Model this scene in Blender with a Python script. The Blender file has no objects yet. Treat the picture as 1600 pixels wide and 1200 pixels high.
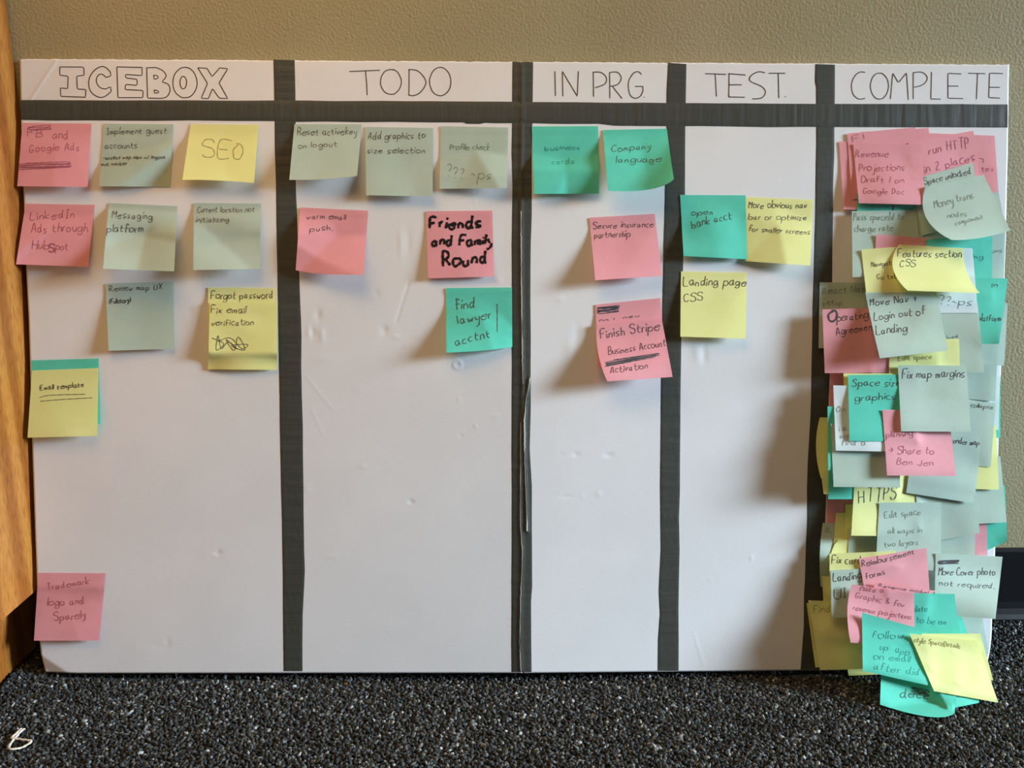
import bpy, math, random
import numpy as np
from mathutils import Matrix, Vector

# ------------------------------------------------------------------ camera
CAM = np.array([-0.02933, -0.99476, 0.55870])
PITCH, YAW, ROLL, F = 0.233737, 0.020541, 0.003399, 1284.23
cp, sp, cy_, sy_ = math.cos(PITCH), math.sin(PITCH), math.cos(YAW), math.sin(YAW)
FW = np.array([sy_*cp, cy_*cp, -sp]); R0 = np.array([cy_, -sy_, 0.0]); U0 = np.cross(R0, FW)
RT = R0*math.cos(ROLL)+U0*math.sin(ROLL); UP = -R0*math.sin(ROLL)+U0*math.cos(ROLL)
scene = bpy.context.scene
cd = bpy.data.cameras.new('camera'); cam = bpy.data.objects.new('camera', cd)
scene.collection.objects.link(cam); scene.camera = cam
cd.sensor_fit = 'HORIZONTAL'; cd.sensor_width = 36; cd.lens = F*36/1600; cd.clip_start = .01
cam.matrix_world = Matrix(((RT[0], UP[0], -FW[0], CAM[0]), (RT[1], UP[1], -FW[1], CAM[1]),
                           (RT[2], UP[2], -FW[2], CAM[2]), (0, 0, 0, 1)))
# ------------------------------------------------------------------ light
scene.view_settings.view_transform = 'Standard'; scene.view_settings.look = 'None'
scene.view_settings.gamma = 1; scene.view_settings.use_curve_mapping = False
scene.view_settings.exposure = 0.0
w = bpy.data.worlds.new('room_light'); scene.world = w; w.use_nodes = True
bg = w.node_tree.nodes['Background']; bg.inputs[0].default_value = (1.0, .97, .85, 1); bg.inputs[1].default_value = .085

def area(name, loc, target, sx, sy, power, col):
    l = bpy.data.lights.new(name, 'AREA'); l.shape = 'RECTANGLE'; l.size = sx; l.size_y = sy
    l.energy = power; l.color = col
    o = bpy.data.objects.new(name, l); scene.collection.objects.link(o); o.location = loc
    o.rotation_euler = (Vector(target)-Vector(loc)).to_track_quat('-Z', 'Y').to_euler()
    return o
# daylight from a window to the right, and an unseen warm lamp above the board, left of centre
area('window_daylight', (4.4, -1.12, 1.45), (.25, -.1, -.08), 1.1, 1.1, 27, (.68, .86, 1.0)).data.spread = math.radians(36)
area('unseen_warm_lamp', (-.42, -.52, 1.62), (-.2, -.02, .5), 1.1, .5, 10.6, (1.0, .62, .26))

# ------------------------------------------------------------------ helpers
TH = math.asin(.12031/.711)
ORG = np.array([0, -.12531, 0]); NRM = np.array([0, -math.cos(TH), math.sin(TH)])
def rays(x, y):
    x = np.asarray(x, float); y = np.asarray(y, float)
    return FW+((x-800)/F)[..., None]*RT-((y-600)/F)[..., None]*UP
def tent(x, y):
    """the two hinged panels are not quite in one plane: the fold stands a little forward"""
    x = np.asarray(x, float); y = np.asarray(y, float)
    return np.clip(1-np.abs(x-816.5)/770, -.1, 1)*(.006+.016*np.clip((y-95)/950, 0, 1.1))
def bp(x, y, h=0.0):
    """point h metres in front of the leaning board, along the sight line of a photo position"""
    d = rays(x, y); h = np.asarray(h, float)+tent(x, y)
    t = (h-(CAM-ORG)@NRM)/(d@NRM)
    return CAM+t[..., None]*d
def floor_h(x, y, z=.0015):
    d = rays(x, y); ok = d[..., 2] < -.15; t = (z-CAM[2])/np.where(ok, d[..., 2], -1)
    return np.where(ok, ((CAM+t[..., None]*d)-ORG)@NRM-tent(x, y), -1.0)
def fp(x, y, z=0.0):
    d = rays(x, y); t = (z-CAM[2])/d[..., 2]
    return CAM+t[..., None]*d

def lin(c):
    return tuple((v/255/12.92 if v <= 10 else ((v/255+.055)/1.055)**2.4) for v in c)
def nodes(m):
    m.use_nodes = True; nt = m.node_tree; return nt, nt.nodes['Principled BSDF']
def noise_bump(nt, b, scale, strength, dist=.001, detail=3, stretch=(1, 1, 1), coord='Object'):
    tc = nt.nodes.new('ShaderNodeTexCoord'); mp = nt.nodes.new('ShaderNodeMapping'); mp.inputs['Scale'].default_value = stretch
    n = nt.nodes.new('ShaderNodeTexNoise'); n.inputs['Scale'].default_value = scale; n.inputs['Detail'].default_value = detail
    bu = nt.nodes.new('ShaderNodeBump'); bu.inputs['Strength'].default_value = strength; bu.inputs['Distance'].default_value = dist
    nt.links.new(tc.outputs[coord], mp.inputs['Vector']); nt.links.new(mp.outputs[0], n.inputs['Vector'])
    nt.links.new(n.outputs['Fac'], bu.inputs['Height']); nt.links.new(bu.outputs[0], b.inputs['Normal'])
    return n
def simple(name, rgb, rough=.6, spec=.3):
    m = bpy.data.materials.new(name); nt, b = nodes(m)
    b.inputs['Base Color'].default_value = (*lin(rgb), 1); b.inputs['Roughness'].default_value = rough
    b.inputs['Specular IOR Level'].default_value = spec
    return m
def tinted(name, c1, c2, scale, rough, spec, bscale, bstr, bdist=.001, stretch=(1, 1, 1), bstretch=(1, 1, 1)):
    m = simple(name, c1, rough, spec); nt, b = nodes(m)
    noise_bump(nt, b, bscale, bstr, bdist, stretch=bstretch)
    tc = nt.nodes.new('ShaderNodeTexCoord'); mp = nt.nodes.new('ShaderNodeMapping'); mp.inputs['Scale'].default_value = stretch
    n = nt.nodes.new('ShaderNodeTexNoise'); n.inputs['Scale'].default_value = scale; n.inputs['Detail'].default_value = 4
    r = nt.nodes.new('ShaderNodeValToRGB'); r.color_ramp.elements[0].position = .35; r.color_ramp.elements[1].position = .68
    r.color_ramp.elements[0].color = (*lin(c1), 1); r.color_ramp.elements[1].color = (*lin(c2), 1)
    nt.links.new(tc.outputs['Object'], mp.inputs[0]); nt.links.new(mp.outputs[0], n.inputs['Vector'])
    nt.links.new(n.outputs['Fac'], r.inputs[0]); nt.links.new(r.outputs[0], b.inputs['Base Color'])
    return m

def paper(name, rgb, rgb2):
    m = tinted(name, rgb, rgb2, 28, .75, .15, 700, .25, .0004)
    nt, b = nodes(m)
    tr = nt.nodes.new('ShaderNodeBsdfTranslucent'); tr.inputs[0].default_value = (*lin(rgb), 1)
    mx = nt.nodes.new('ShaderNodeMixShader'); mx.inputs[0].default_value = .16
    out = nt.nodes['Material Output']
    nt.links.new(b.outputs[0], mx.inputs[1]); nt.links.new(tr.outputs[0], mx.inputs[2]); nt.links.new(mx.outputs[0], out.inputs[0])
    return m

M = {
 'wall': tinted('beige_wall_paint', (160, 148, 114), (168, 156, 122), 6, .6, .3, 320, .42, .002),
 'base': simple('black_vinyl', (16, 17, 20), .35, .5),
 'carpet_base': tinted('carpet_backing', (14, 14, 15), (78, 79, 80), 420, .95, .1, 500, 1.0, .003),
 'board': tinted('white_foam_board', (222, 221, 223), (228, 227, 229), 9, .7, .2, 300, .13, .0006, bstretch=(1, 1, 2.6)),
 'foam': simple('foam_core_edge', (238, 234, 222), .8, .1),
 'pink': paper('pink_paper', (234, 160, 168), (240, 168, 175)),
 'yellow': paper('yellow_paper', (236, 236, 158), (242, 242, 168)),
 'teal': paper('teal_paper', (96, 208, 184), (106, 218, 194)),
 'mint': paper('pale_green_paper', (184, 202, 188), (191, 209, 195)),
 'white': paper('whitish_paper', (224, 236, 236), (232, 242, 242)),
 'ink': simple('black_pen_ink', (74, 72, 76), .6, .2),
 'marker': simple('black_marker_ink', (24, 17, 24), .4, .4),
 'title': simple('thin_felt_pen_ink', (70, 66, 64), .7, .1),
 'glint': simple('tape_crease_glint', (205, 210, 205), .3, .6),  # worn fold line of the tape, its glint put into the pale colour
 'string': tinted('white_string', (205, 198, 186), (226, 220, 208), 400, .8, .2, 900, .6, .0006),
}
SOFT = {k: simple(k+'_pencil', c, .7, .1) for k, c in
        {'pink': (168, 94, 110), 'yellow': (160, 156, 96), 'teal': (60, 152, 138), 'mint': (124, 140, 126), 'white': (140, 146, 146)}.items()}

# duct tape: grey cloth with fine cross ripples
def tape_mat(name, horizontal):
    m = simple(name, (66, 67, 62), .5, .35); nt, b = nodes(m)
    noise_bump(nt, b, 90, .9, .0012, 4, (1, .3, .05) if horizontal else (.05, .3, 1))
    return m
M['tape_v'] = tape_mat('grey_duct_tape', False); M['tape_h'] = tape_mat('grey_duct_tape_across', True)

# oak: stretched rings
def oak():
    m = simple('golden_oak', (196, 128, 62), .42, .4); nt, b = nodes(m)
    tc = nt.nodes.new('ShaderNodeTexCoord'); mp = nt.nodes.new('ShaderNodeMapping'); mp.inputs['Scale'].default_value = (1, 9, .9)
    wv = nt.nodes.new('ShaderNodeTexWave'); wv.bands_direction = 'Y'; wv.inputs['Scale'].default_value = .8
    wv.inputs['Distortion'].default_value = 6; wv.inputs['Detail'].default_value = 4; wv.inputs['Detail Scale'].default_value = 1.3
    n = nt.nodes.new('ShaderNodeTexNoise'); n.inputs['Scale'].default_value = 48; n.inputs['Detail'].default_value = 6
    mp2 = nt.nodes.new('ShaderNodeMapping'); mp2.inputs['Scale'].default_value = (1, 16, 1.3)
    r = nt.nodes.new('ShaderNodeValToRGB'); cr = r.color_ramp
    cr.elements[0].color = (*lin((150, 88, 32)), 1); cr.elements[1].color = (*lin((182, 120, 54)), 1)
    cr.elements[0].position = .12; cr.elements[1].position = .8
    r2 = nt.nodes.new('ShaderNodeValToRGB'); r2.color_ramp.elements[0].color = (.5, .38, .28, 1); r2.color_ramp.elements[1].color = (1, 1, 1, 1)
    r2.color_ramp.elements[0].position = .36; r2.color_ramp.elements[1].position = .52
    mx = nt.nodes.new('ShaderNodeMix'); mx.data_type = 'RGBA'; mx.blend_type = 'MULTIPLY'; mx.inputs[0].default_value = .75
    L = nt.links.new
    L(tc.outputs['Object'], mp.inputs[0]); L(mp.outputs[0], wv.inputs['Vector']); L(tc.outputs['Object'], mp2.inputs[0]); L(mp2.outputs[0], n.inputs['Vector'])
    L(wv.outputs['Fac'], r.inputs[0]); L(n.outputs['Fac'], r2.inputs[0]); L(r.outputs[0], mx.inputs[6]); L(r2.outputs[0], mx.inputs[7])
    L(mx.outputs[2], b.inputs['Base Color'])
    bu = nt.nodes.new('ShaderNodeBump'); bu.inputs['Strength'].default_value = .3; bu.inputs['Distance'].default_value = .001
    L(n.outputs['Fac'], bu.inputs['Height']); L(bu.outputs[0], b.inputs['Normal'])
    return m
M['oak'] = oak()

def mk(name, verts, faces, mat, parent=None, origin=None, smooth=False, rot=None):
    v = np.asarray(verts, float)
    if parent is not None and origin is None: origin = np.array(parent.matrix_world.translation)
    if origin is None: origin = np.zeros(3)
    me = bpy.data.meshes.new(name); me.from_pydata((v-origin).tolist(), [], [tuple(int(i) for i in f) for f in faces])
    me.materials.append(mat)
    if smooth: me.polygons.foreach_set('use_smooth', [True]*len(me.polygons))
    me.update()
    o = bpy.data.objects.new(name, me); scene.collection.objects.link(o)
    if parent is not None:
        o.parent = parent
    else:
        o.location = origin; o.matrix_world = Matrix.Translation(Vector(origin))
    return o
def tag(o, label=None, cat=None, group=None, kind=None):
    for k, v in (('label', label), ('category', cat), ('group', group), ('kind', kind)):
        if v: o[k] = v
    return o
def grid_faces(nu, nv, off=0):
    f = []
    for j in range(nv-1):
        for i in range(nu-1):
            a = off+j*nu+i; f.append((a, a+nu, a+nu+1, a+1))
    return f
def box(name, lo, hi, mat, parent=None, bevel=0):
    x0, y0, z0 = lo; x1, y1, z1 = hi
    v = [(x0, y0, z0), (x1, y0, z0), (x1, y1, z0), (x0, y1, z0), (x0, y0, z1), (x1, y0, z1), (x1, y1, z1), (x0, y1, z1)]
    f = [(0, 3, 2, 1), (4, 5, 6, 7), (0, 1, 5, 4), (1, 2, 6, 5), (2, 3, 7, 6), (3, 0, 4, 7)]
    o = mk(name, v, f, mat, parent)
    if bevel:
        b = o.modifiers.new('bevel', 'BEVEL'); b.width = bevel; b.segments = 3
    return o

# ------------------------------------------------------------------ setting
tag(box('wall_back', (-1.6, 0, -.02), (1.7, .1, 2.3), M['wall']), kind='structure')
tag(box('floor', (-1.6, -1.7, -.03), (1.7, 0, -.004), M['carpet_base']), kind='structure')
# cove baseboard: profile with a curved toe
prof = [(0, -.004), (-.014, -.004), (-.0135, .001), (-.009, .006), (-.006, .013), (-.0045, .022), (-.004, .05), (-.004, .094), (-.003, .0975), (0, .0985)]
xs = np.linspace(-1.6, 1.7, 2)
v = [(x, y, z) for x in xs for (y, z) in prof]; n = len(prof)
f = [(i, i+1, n+i+1, n+i) for i in range(n-1)]+[tuple(range(n))[::-1], tuple(range(n, 2*n))]
tag(mk('baseboard_back', v, f, M['base'], smooth=False), kind='structure')

# carpet pile: small bent tufts, each its own grey
def carpet():
    rng = np.random.default_rng(4); s = .0031
    X, Y = np.meshgrid(np.arange(-.86, .86, s), np.arange(-.47, -.012, s)); X = X.ravel(); Y = Y.ravel(); n = len(X)
    X = X+rng.normal(0, .0009, n); Y = Y+rng.normal(0, .0009, n)
    yb = -.1253-.022*np.clip(1-np.abs(X)/.56, 0, 1)
    keep = ~(X < -.600) & ~((np.abs(X) < .562) & (np.abs(X) > .30) & (Y > yb-.0012) & (Y < yb+.006)); X = X[keep]; Y = Y[keep]; n = len(X)
    r = rng.uniform(.0011, .0020, n); hgt = rng.uniform(-.0022, .0006, n); el = rng.uniform(1, 1.9, n); a = rng.uniform(0, math.pi, n)
    lean = rng.normal(0, .0010, (n, 2))
    k = 5; rings = [(-.004, .9, 0), (-.0012, 1.15, .4), (0.0, .6, 1.0)]
    V = np.zeros((n, k*len(rings)+1, 3))
    for j, (dz, sc, ln) in enumerate(rings):
        for i in range(k):
            t = 2*math.pi*i/k+j*.4
            lx = np.cos(t)*r*sc*el; ly = np.sin(t)*r*sc/el**.3
            V[:, j*k+i, 0] = X+lx*np.cos(a)-ly*np.sin(a)+lean[:, 0]*ln
            V[:, j*k+i, 1] = Y+lx*np.sin(a)+ly*np.cos(a)+lean[:, 1]*ln
            V[:, j*k+i, 2] = hgt+dz+rng.normal(0, .0002, n)
    V[:, -1, 0] = X+lean[:, 0]; V[:, -1, 1] = Y+lean[:, 1]; V[:, -1, 2] = hgt+.0007
    fs = []
    for j in range(len(rings)-1):
        for i in range(k):
            fs.append((j*k+i, j*k+(i+1) % k, (j+1)*k+(i+1) % k, (j+1)*k+i))
    q = np.array(fs); t0 = len(rings)*k
    tr = np.array([((len(rings)-1)*k+i, (len(rings)-1)*k+(i+1) % k, t0) for i in range(k)])
    nv = V.shape[1]; offs = (np.arange(n)*nv)[:, None, None]
    Q = (q[None]+offs).reshape(-1, 4); T = (tr[None]+offs).reshape(-1, 3)
    loops = np.concatenate([Q.ravel(), T.ravel()]); starts = np.concatenate([np.arange(len(Q))*4, len(Q)*4+np.arange(len(T))*3])
    me = bpy.data.meshes.new('carpet_pile'); me.vertices.add(n*nv); me.vertices.foreach_set('co', V.ravel())
    me.loops.add(len(loops)); me.loops.foreach_set('vertex_index', loops); me.polygons.add(len(starts)); me.polygons.foreach_set('loop_start', starts)
    me.update(calc_edges=True)
    base = rng.choice([.022, .035, .055, .085, .15, .34], n, p=[.27, .26, .20, .14, .095, .035])*rng.uniform(.8, 1.2, n)
    warm = rng.normal(0, .02, n)
    col = np.stack([base*(.94+warm), base*(1+warm*.3), base*(1.0-warm), np.ones(n)], 1).astype(np.float32)
    at = me.color_attributes.new('tuft', 'FLOAT_COLOR', 'POINT'); at.data.foreach_set('color', np.repeat(col, nv, 0).ravel())
    m = simple('carpet_pile', (60, 60, 60), .8, .25); nt, b = nodes(m)
    an = nt.nodes.new('ShaderNodeAttribute'); an.attribute_name = 'tuft'; nt.links.new(an.outputs['Color'], b.inputs['Base Color'])
    me.materials.append(m); o = bpy.data.objects.new('carpet_pile', me); scene.collection.objects.link(o)
    tag(o, 'dark charcoal looped carpet pile flecked with pale grey', 'carpet', kind='stuff')
carpet()

# wooden cabinet at the left: side panel overhanging a recessed base
cab = bpy.data.objects.new('wooden_cabinet', None); scene.collection.objects.link(cab); cab.location = (-.8, -.35, -.004)
cab.matrix_world = Matrix.Translation((-.8, -.35, -.004))
tag(cab, 'golden oak cabinet side with strong grain at the left of the board', 'cabinet')
box('side_panel', (-.592, -.75, .097), (-.5690, -.003, .93), M['oak'], cab, .0012)
box('base_panel', (-.628, -.70, -.003), (-.606, -.003, .098), M['oak'], cab)
box('top_panel', (-1.05, -.77, .93), (-.556, -.003, .955), M['oak'], cab, .002)
box('bottom_panel', (-1.03, -.75, .080), (-.593, -.003, .097), M['oak'], cab)

# ------------------------------------------------------------------ board
board = bpy.data.objects.new('presentation_board', None); scene.collection.objects.link(board)
board.matrix_world = Matrix.Translation(Vector(ORG)); board.location = ORG
tag(board, 'white hinged foam board with grey tape columns, leaning on the wall', 'board')
L_X = lambda y: np.interp(y, [92, 187, 300, 420, 500, 600, 700, 800, 900, 1000, 1022, 1050], [31, 33, 37, 41, 45, 48, 50.5, 54, 57.5, 62, 64, 71])
R_X = lambda y: np.interp(y, [101, 200, 240, 300, 370, 600, 870, 960, 1000, 1025, 1045], [1576.5, 1575, 1574.5, 1573, 1571.5, 1563, 1554.5, 1550.5, 1549, 1546, 1541])
SEAM = lambda y: 816.5+0*y
# dents: (x, y, rx, ry, depth mm) pressed in when negative
DENTS = [(497, 492, 5, 9, -.9), (489, 520, 4, 7, -.8), (503, 524, 4, 10, .8), (482, 518, 3, 8, .6), (600, 516, 6, 7, -.9), (618, 526, 6, 3, .7),
 (588, 457, 5, 5, -.5), (642, 784, 4, 3, -1.0), (720, 681, 2, 2, -.7), (717, 624, 2, 5, .5), (743, 666, 1.8, 3, .8), (775, 650, 5, 3, .4), (568, 729, 7, 3, .4),
 (900, 710, 5, 3, -.9), (877, 710, 4, 2, -.4), (951, 711, 7, 3, -.9), (885, 776, 11, 2.5, -.5), (936, 772, 4, 4, .5), (910, 776, 3, 4, .3), (340, 863, 5, 4, -1.),
 (337, 860, 3, 2, .6), (1090, 550, 8, 15, .8), (1100, 556, 5, 12, -.8), (297, 488, 5, 9, -.4), (780, 438, 5, 6, .4), (468, 126, 2, 5, .6), (742, 314, 2, 4, .6),
 (626, 380, 4, 22, .5), (638, 378, 4, 18, -.5), (890, 545, 8, 14, .6), (902, 520, 6, 16, -.5), (875, 468, 7, 5, .5), (1174, 872, 2, 4, .6), (1211, 684, 2, 4, .6),
 (520, 870, 12, 4, .3), (250, 1010, 14, 6, -.4), (262, 1003, 4, 6, -.4), (1110, 905, 3, 3, .3), (560, 606, 10, 6, .25), (505, 560, 14, 8, .3), (640, 540, 12, 6, .3),
 (460, 700, 8, 30, .25), (300, 640, 30, 12, .25), (180, 760, 40, 14, .25), (700, 860, 40, 16, .25), (960, 880, 40, 20, .25), (1150, 780, 36, 20, .3), (600, 980, 50, 14, .3),
 (480, 765, 5, 8, .3), (1140, 640, 20, 26, .3), (300, 850, 60, 20, .25)]
LINES = [((92, 88), (48, 156), 1.4, 1.7), ((639, 440), (619, 503), 1.4, -.8), ((480, 590), (520, 640), 2, .25), 
         ((1536, 1042), (1552, 1004), 3, .9), ((1540, 1046), (1556, 1020), 2, -.9), ((1100, 1040), (1084, 990), 1.5, .3), ((487, 640), (505, 680), 2, .25)]
def dent_h(x, y):
    h = np.zeros_like(x)
    for (a, b, rx, ry, d) in DENTS: h += .5*d*np.exp(-((x-a)/rx)**2-((y-b)/ry)**2)
    rr = np.hypot(x-715, y-570); h += .4*np.exp(-((rr-6)/1.8)**2)
    for (p, q, wd, d) in LINES:
        p = np.array(p, float); q = np.array(q, float); l = q-p; t = np.clip(((x-p[0])*l[0]+(y-p[1])*l[1])/(l@l), 0, 1)
        h += .45*d*np.exp(-(np.hypot(x-p[0]-t*l[0], y-p[1]-t*l[1])/wd)**2)
    h -= .22*np.clip((-(x-66)*.55+(y-1014)*.83)-9, 0, 14)*(x < 130)
    h -= .006*np.clip(62-((x-31)*.8+(y-92)*.6), 0, 60)
    return h*.001
def panel(name, lx, rx, ty, by, nu, nv):
    uu, vv = np.meshgrid(np.linspace(0, 1, nu), np.linspace(0, 1, nv))
    y = ty+(by-ty)*vv
    rng = np.random.default_rng(nu); rag = np.convolve(rng.normal(0, .55, nu), np.ones(3)/3, 'same')
    x = lx(y)+(rx(y)-lx(y))*uu
    top = 92+(x-31)*(9/1545); bot = np.interp(x, [31, 70, 120, 825, 1200, 1520, 1545], [1050, 1050, 1052, 1051.5, 1048, 1045, 1041])
    y = top+(bot-top)*vv+rag[None, :]*np.exp(-vv*250)
    h = dent_h(x, y)
    P = bp(x, y, h).reshape(-1, 3); nF = len(P)
    loop = [i for i in range(nu)]+[nu*(j+1)-1 for j in range(1, nv)]+[nu*nv-1-i for i in range(1, nu)]+[nu*j for j in range(nv-2, 0, -1)]
    back = P[loop]-NRM*.0048
    V = np.concatenate([P, back]); nl = len(loop)
    faces = grid_faces(nu, nv)
    o = mk(name, V, faces+[tuple(range(nF+nl-1, nF-1, -1))], M['board'], board)
    me = o.data
    # rim of the foam core
    rim = [(loop[k], loop[(k+1) % nl], nF+(k+1) % nl, nF+k) for k in range(nl)]
    bpy.data.objects.remove(o)
    o = mk(name, V, faces+rim+[tuple(nF+k for k in range(nl))], M['board'], board)
    o.data.materials.append(M['foam'])
    sm = [True]*len(faces)+[False]*(len(rim)+1); o.data.polygons.foreach_set('use_smooth', sm)
    o.data.polygons.foreach_set('material_index', [0]*len(faces)+[1]*len(rim)+[0])
    return o
panel('board_panel', L_X, lambda y: SEAM(y)-.6, 92, 1051, 330, 380)
panel('board_panel', lambda y: SEAM(y)+.6, R_X, 97, 1045, 330, 380)

# ---- tape
def noise1(rng, n, k, amp):
    return np.interp(np.arange(n), np.linspace(0, n-1, max(2, n//k)), rng.normal(0, amp, max(2, n//k)))
def tape_v(name, lpts, rpts, h=.00035, ridge=None, seed=0, parent=board):
    rng = np.random.default_rng(seed); nv = 260; nu = 15
    ya, yb = lpts[0][1], lpts[-1][1]; vv = np.linspace(0, 1, nv)
    yl = np.linspace(lpts[0][1], lpts[-1][1], nv); yr = np.linspace(rpts[0][1], rpts[-1][1], nv)
    xl = np.interp(yl, [p[1] for p in lpts], [p[0] for p in lpts])+noise1(rng, nv, 12, .35)
    xr = np.interp(yr, [p[1] for p in rpts], [p[0] for p in rpts])+noise1(rng, nv, 12, .35)
    uu = np.linspace(0, 1, nu)
    X = xl[:, None]+(xr-xl)[:, None]*uu; Y = yl[:, None]+(yr-yl)[:, None]*uu
    H = np.full_like(X, h)+rng.normal(0, .00006, X.shape)+.00008*rng.normal(0, 1, (nv, 1))
    if ridge:
        for (pts, amp, wd) in ridge:
            yy = [p[1] for p in pts]; xc = np.interp(Y, yy, [p[0] for p in pts]); fade = ((Y > yy[0]) & (Y < yy[-1]))
            H += amp*np.exp(-((X-xc)/wd)**2)*fade
    H[:, 0] = H[:, -1] = .0001
    o = mk(name, bp(X, Y, H).reshape(-1, 3), grid_faces(nu, nv), M['tape_v'], parent, smooth=True); return o
def tape_h(name, tpts, bpts, h=.0008, seed=0):
    rng = np.random.default_rng(seed); nu = 420; nv = 8
    xt = np.linspace(tpts[0][0], tpts[-1][0], nu); xb = np.linspace(bpts[0][0], bpts[-1][0], nu)
    yt = np.interp(xt, [p[0] for p in tpts], [p[1] for p in tpts])+noise1(rng, nu, 10, .25)
    yb = np.interp(xb, [p[0] for p in bpts], [p[1] for p in bpts])+noise1(rng, nu, 14, .45)
    vv = np.linspace(0, 1, nv)[:, None]
    X = xt+(xb-xt)*vv; Y = yt+(yb-yt)*vv
    rip = rng.normal(0, .00012, nu)*np.clip((xt-1050)/300, .15, 1)
    H = h+rip[None, :]+rng.normal(0, .00003, X.shape)+.0012*np.exp(-((X-816)/3)**2)
    H[0] = H[-1] = .0003
    return mk(name, bp(X, Y, H).reshape(-1, 3), grid_faces(nu, nv), M['tape_h'], board, smooth=True)
tape_v('tape_strip', [(427, 93), (431, 300), (438, 700), (442, 900), (443, 1048.5)], [(460.5, 94), (463, 300), (470, 500), (474.5, 800), (476.5, 890), (473, 960), (473, 1048.5)], seed=1)
C1 = [(815.5, 97), (815, 200), (814, 330), (815.5, 500), (817, 600), (813.5, 720), (813, 820), (816.5, 860), (814, 930), (812, 1000), (814, 1049)]
C2 = [(829, 590), (822, 625), (819.5, 660), (820, 720), (822, 770), (824, 830)]
tape_v('tape_strip', [(800.5, 96.5), (799.5, 400), (799.5, 800), (799, 1050)], [(833, 97), (831, 250), (829.5, 420), (829, 560), (829, 640), (827.5, 700), (831, 760), (831, 860), (832, 915), (830, 940), (830, 1050)], ridge=[(C1, .0011, 2.6), (C2, .0016, 2.4)], seed=2)
tape_v('tape_strip', [(1043, 98), (1039, 300), (1033, 560), (1031.5, 760), (1032, 860), (1029, 925), (1030.5, 960), (1028, 1000), (1027.5, 1048)], [(1072, 100), (1070, 300), (1063, 620), (1062, 800), (1060, 1048)], seed=3)
tape_v('tape_strip', [(1274, 100), (1273, 128), (1275, 135), (1274.5, 300), (1268, 560), (1266, 650), (1262, 720), (1259.5, 860), (1256, 930), (1256, 980), (1251, 1047)], [(1305, 101), (1303, 250), (1299, 500), (1293, 700), (1288, 850), (1284, 1047)], seed=4)
tape_h('tape_strip', [(32, 156.5), (430, 157), (800, 159), (1040, 161), (1300, 162.5), (1574.5, 163)],
       [(33, 188), (430, 189), (460, 190), (590, 190.5), (725, 191.5), (727, 193.5), (750, 193.5), (757, 191.5), (830, 192), (935, 193), (960, 196), (1040, 196.5), (1200, 198), (1574.5, 199)], seed=5)
def ribbon(pts, wd, hf):
    """flat stroke through photo positions lying hf above the board"""
    p = np.asarray(pts, float); d = np.gradient(p, axis=0); l = np.hypot(d[:, 0], d[:, 1])+1e-9
    n = np.stack([-d[:, 1]/l, d[:, 0]/l], 1); wv = np.asarray(wd)*.5
    wv = wv if np.ndim(wv) else np.full(len(p), wv)
    A = p+n*wv[:, None]; B = p-n*wv[:, None]
    return A, B
def resample(pts, step=2.0):
    p = np.asarray(pts, float); s = np.r_[0, np.cumsum(np.hypot(*np.diff(p, axis=0).T))]
    n = max(2, int(s[-1]/step)+1); t = np.linspace(0, s[-1], n)
    return np.stack([np.interp(t, s, p[:, 0]), np.interp(t, s, p[:, 1])], 1)
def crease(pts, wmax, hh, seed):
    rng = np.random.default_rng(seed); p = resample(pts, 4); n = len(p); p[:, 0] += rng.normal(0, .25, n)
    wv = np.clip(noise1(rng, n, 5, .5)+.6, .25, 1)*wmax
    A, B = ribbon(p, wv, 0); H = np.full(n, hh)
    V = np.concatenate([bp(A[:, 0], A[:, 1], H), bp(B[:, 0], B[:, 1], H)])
    mk('tape_crease', V, [(i, i+1, n+i+1, n+i) for i in range(n-1)], M['glint'], board)['label'] = 'pale worn crease with painted glint in the tape over the fold'
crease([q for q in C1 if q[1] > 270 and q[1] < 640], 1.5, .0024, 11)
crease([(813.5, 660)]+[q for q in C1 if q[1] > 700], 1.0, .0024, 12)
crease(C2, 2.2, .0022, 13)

# ------------------------------------------------------------------ pen strokes
def smooth(p, closed=False, k=5):
    p = np.asarray(p, float); n = len(p)
    if n < 3: return p
    out = []
    for i in range(n if closed else n-1):
        a = p[(i-1) % n] if closed or i > 0 else p[0]; b = p[i]; c = p[(i+1) % n]; d = p[(i+2) % n] if closed or i < n-2 else p[-1]
        for t in np.linspace(0, 1, k, endpoint=False):
            out.append(.5*((2*b)+(c-a)*t+(2*a-5*b+4*c-d)*t*t+(3*b-a-3*c+d)*t**3))
    out.append(p[0] if closed else p[-1]); return np.array(out)
def ellipse(cx, cy, rx, ry, n=22, wob=.02, seed=1):
    r = random.Random(seed); return [(cx+rx*math.cos(t)*(1+r.uniform(-wob, wob)), cy+ry*math.sin(t)*(1+r.uniform(-wob, wob))) for t in [-1.4+2*math.pi*i/n*1.02 for i in range(n+1)]]
def title(strokes, ox, oy, s, wd=1.5, lab=None):
    V = []; Fc = []
    for st in strokes:
        p = resample([(ox+x/s, oy+y/s) for x, y in st], 3.0); n = len(p)
        A, B = ribbon(p, wd, 0); o = len(V)
        V += bp(A[:, 0], A[:, 1], np.full(n, .00016)).tolist()+bp(B[:, 0], B[:, 1], np.full(n, .00016)).tolist()
        Fc += [(o+i, o+i+1, o+n+i+1, o+n+i) for i in range(n-1)]
    o = mk('column_title', V, Fc, M['title'], board); o['label'] = lab
cl = lambda p: p+[p[0]]
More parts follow.
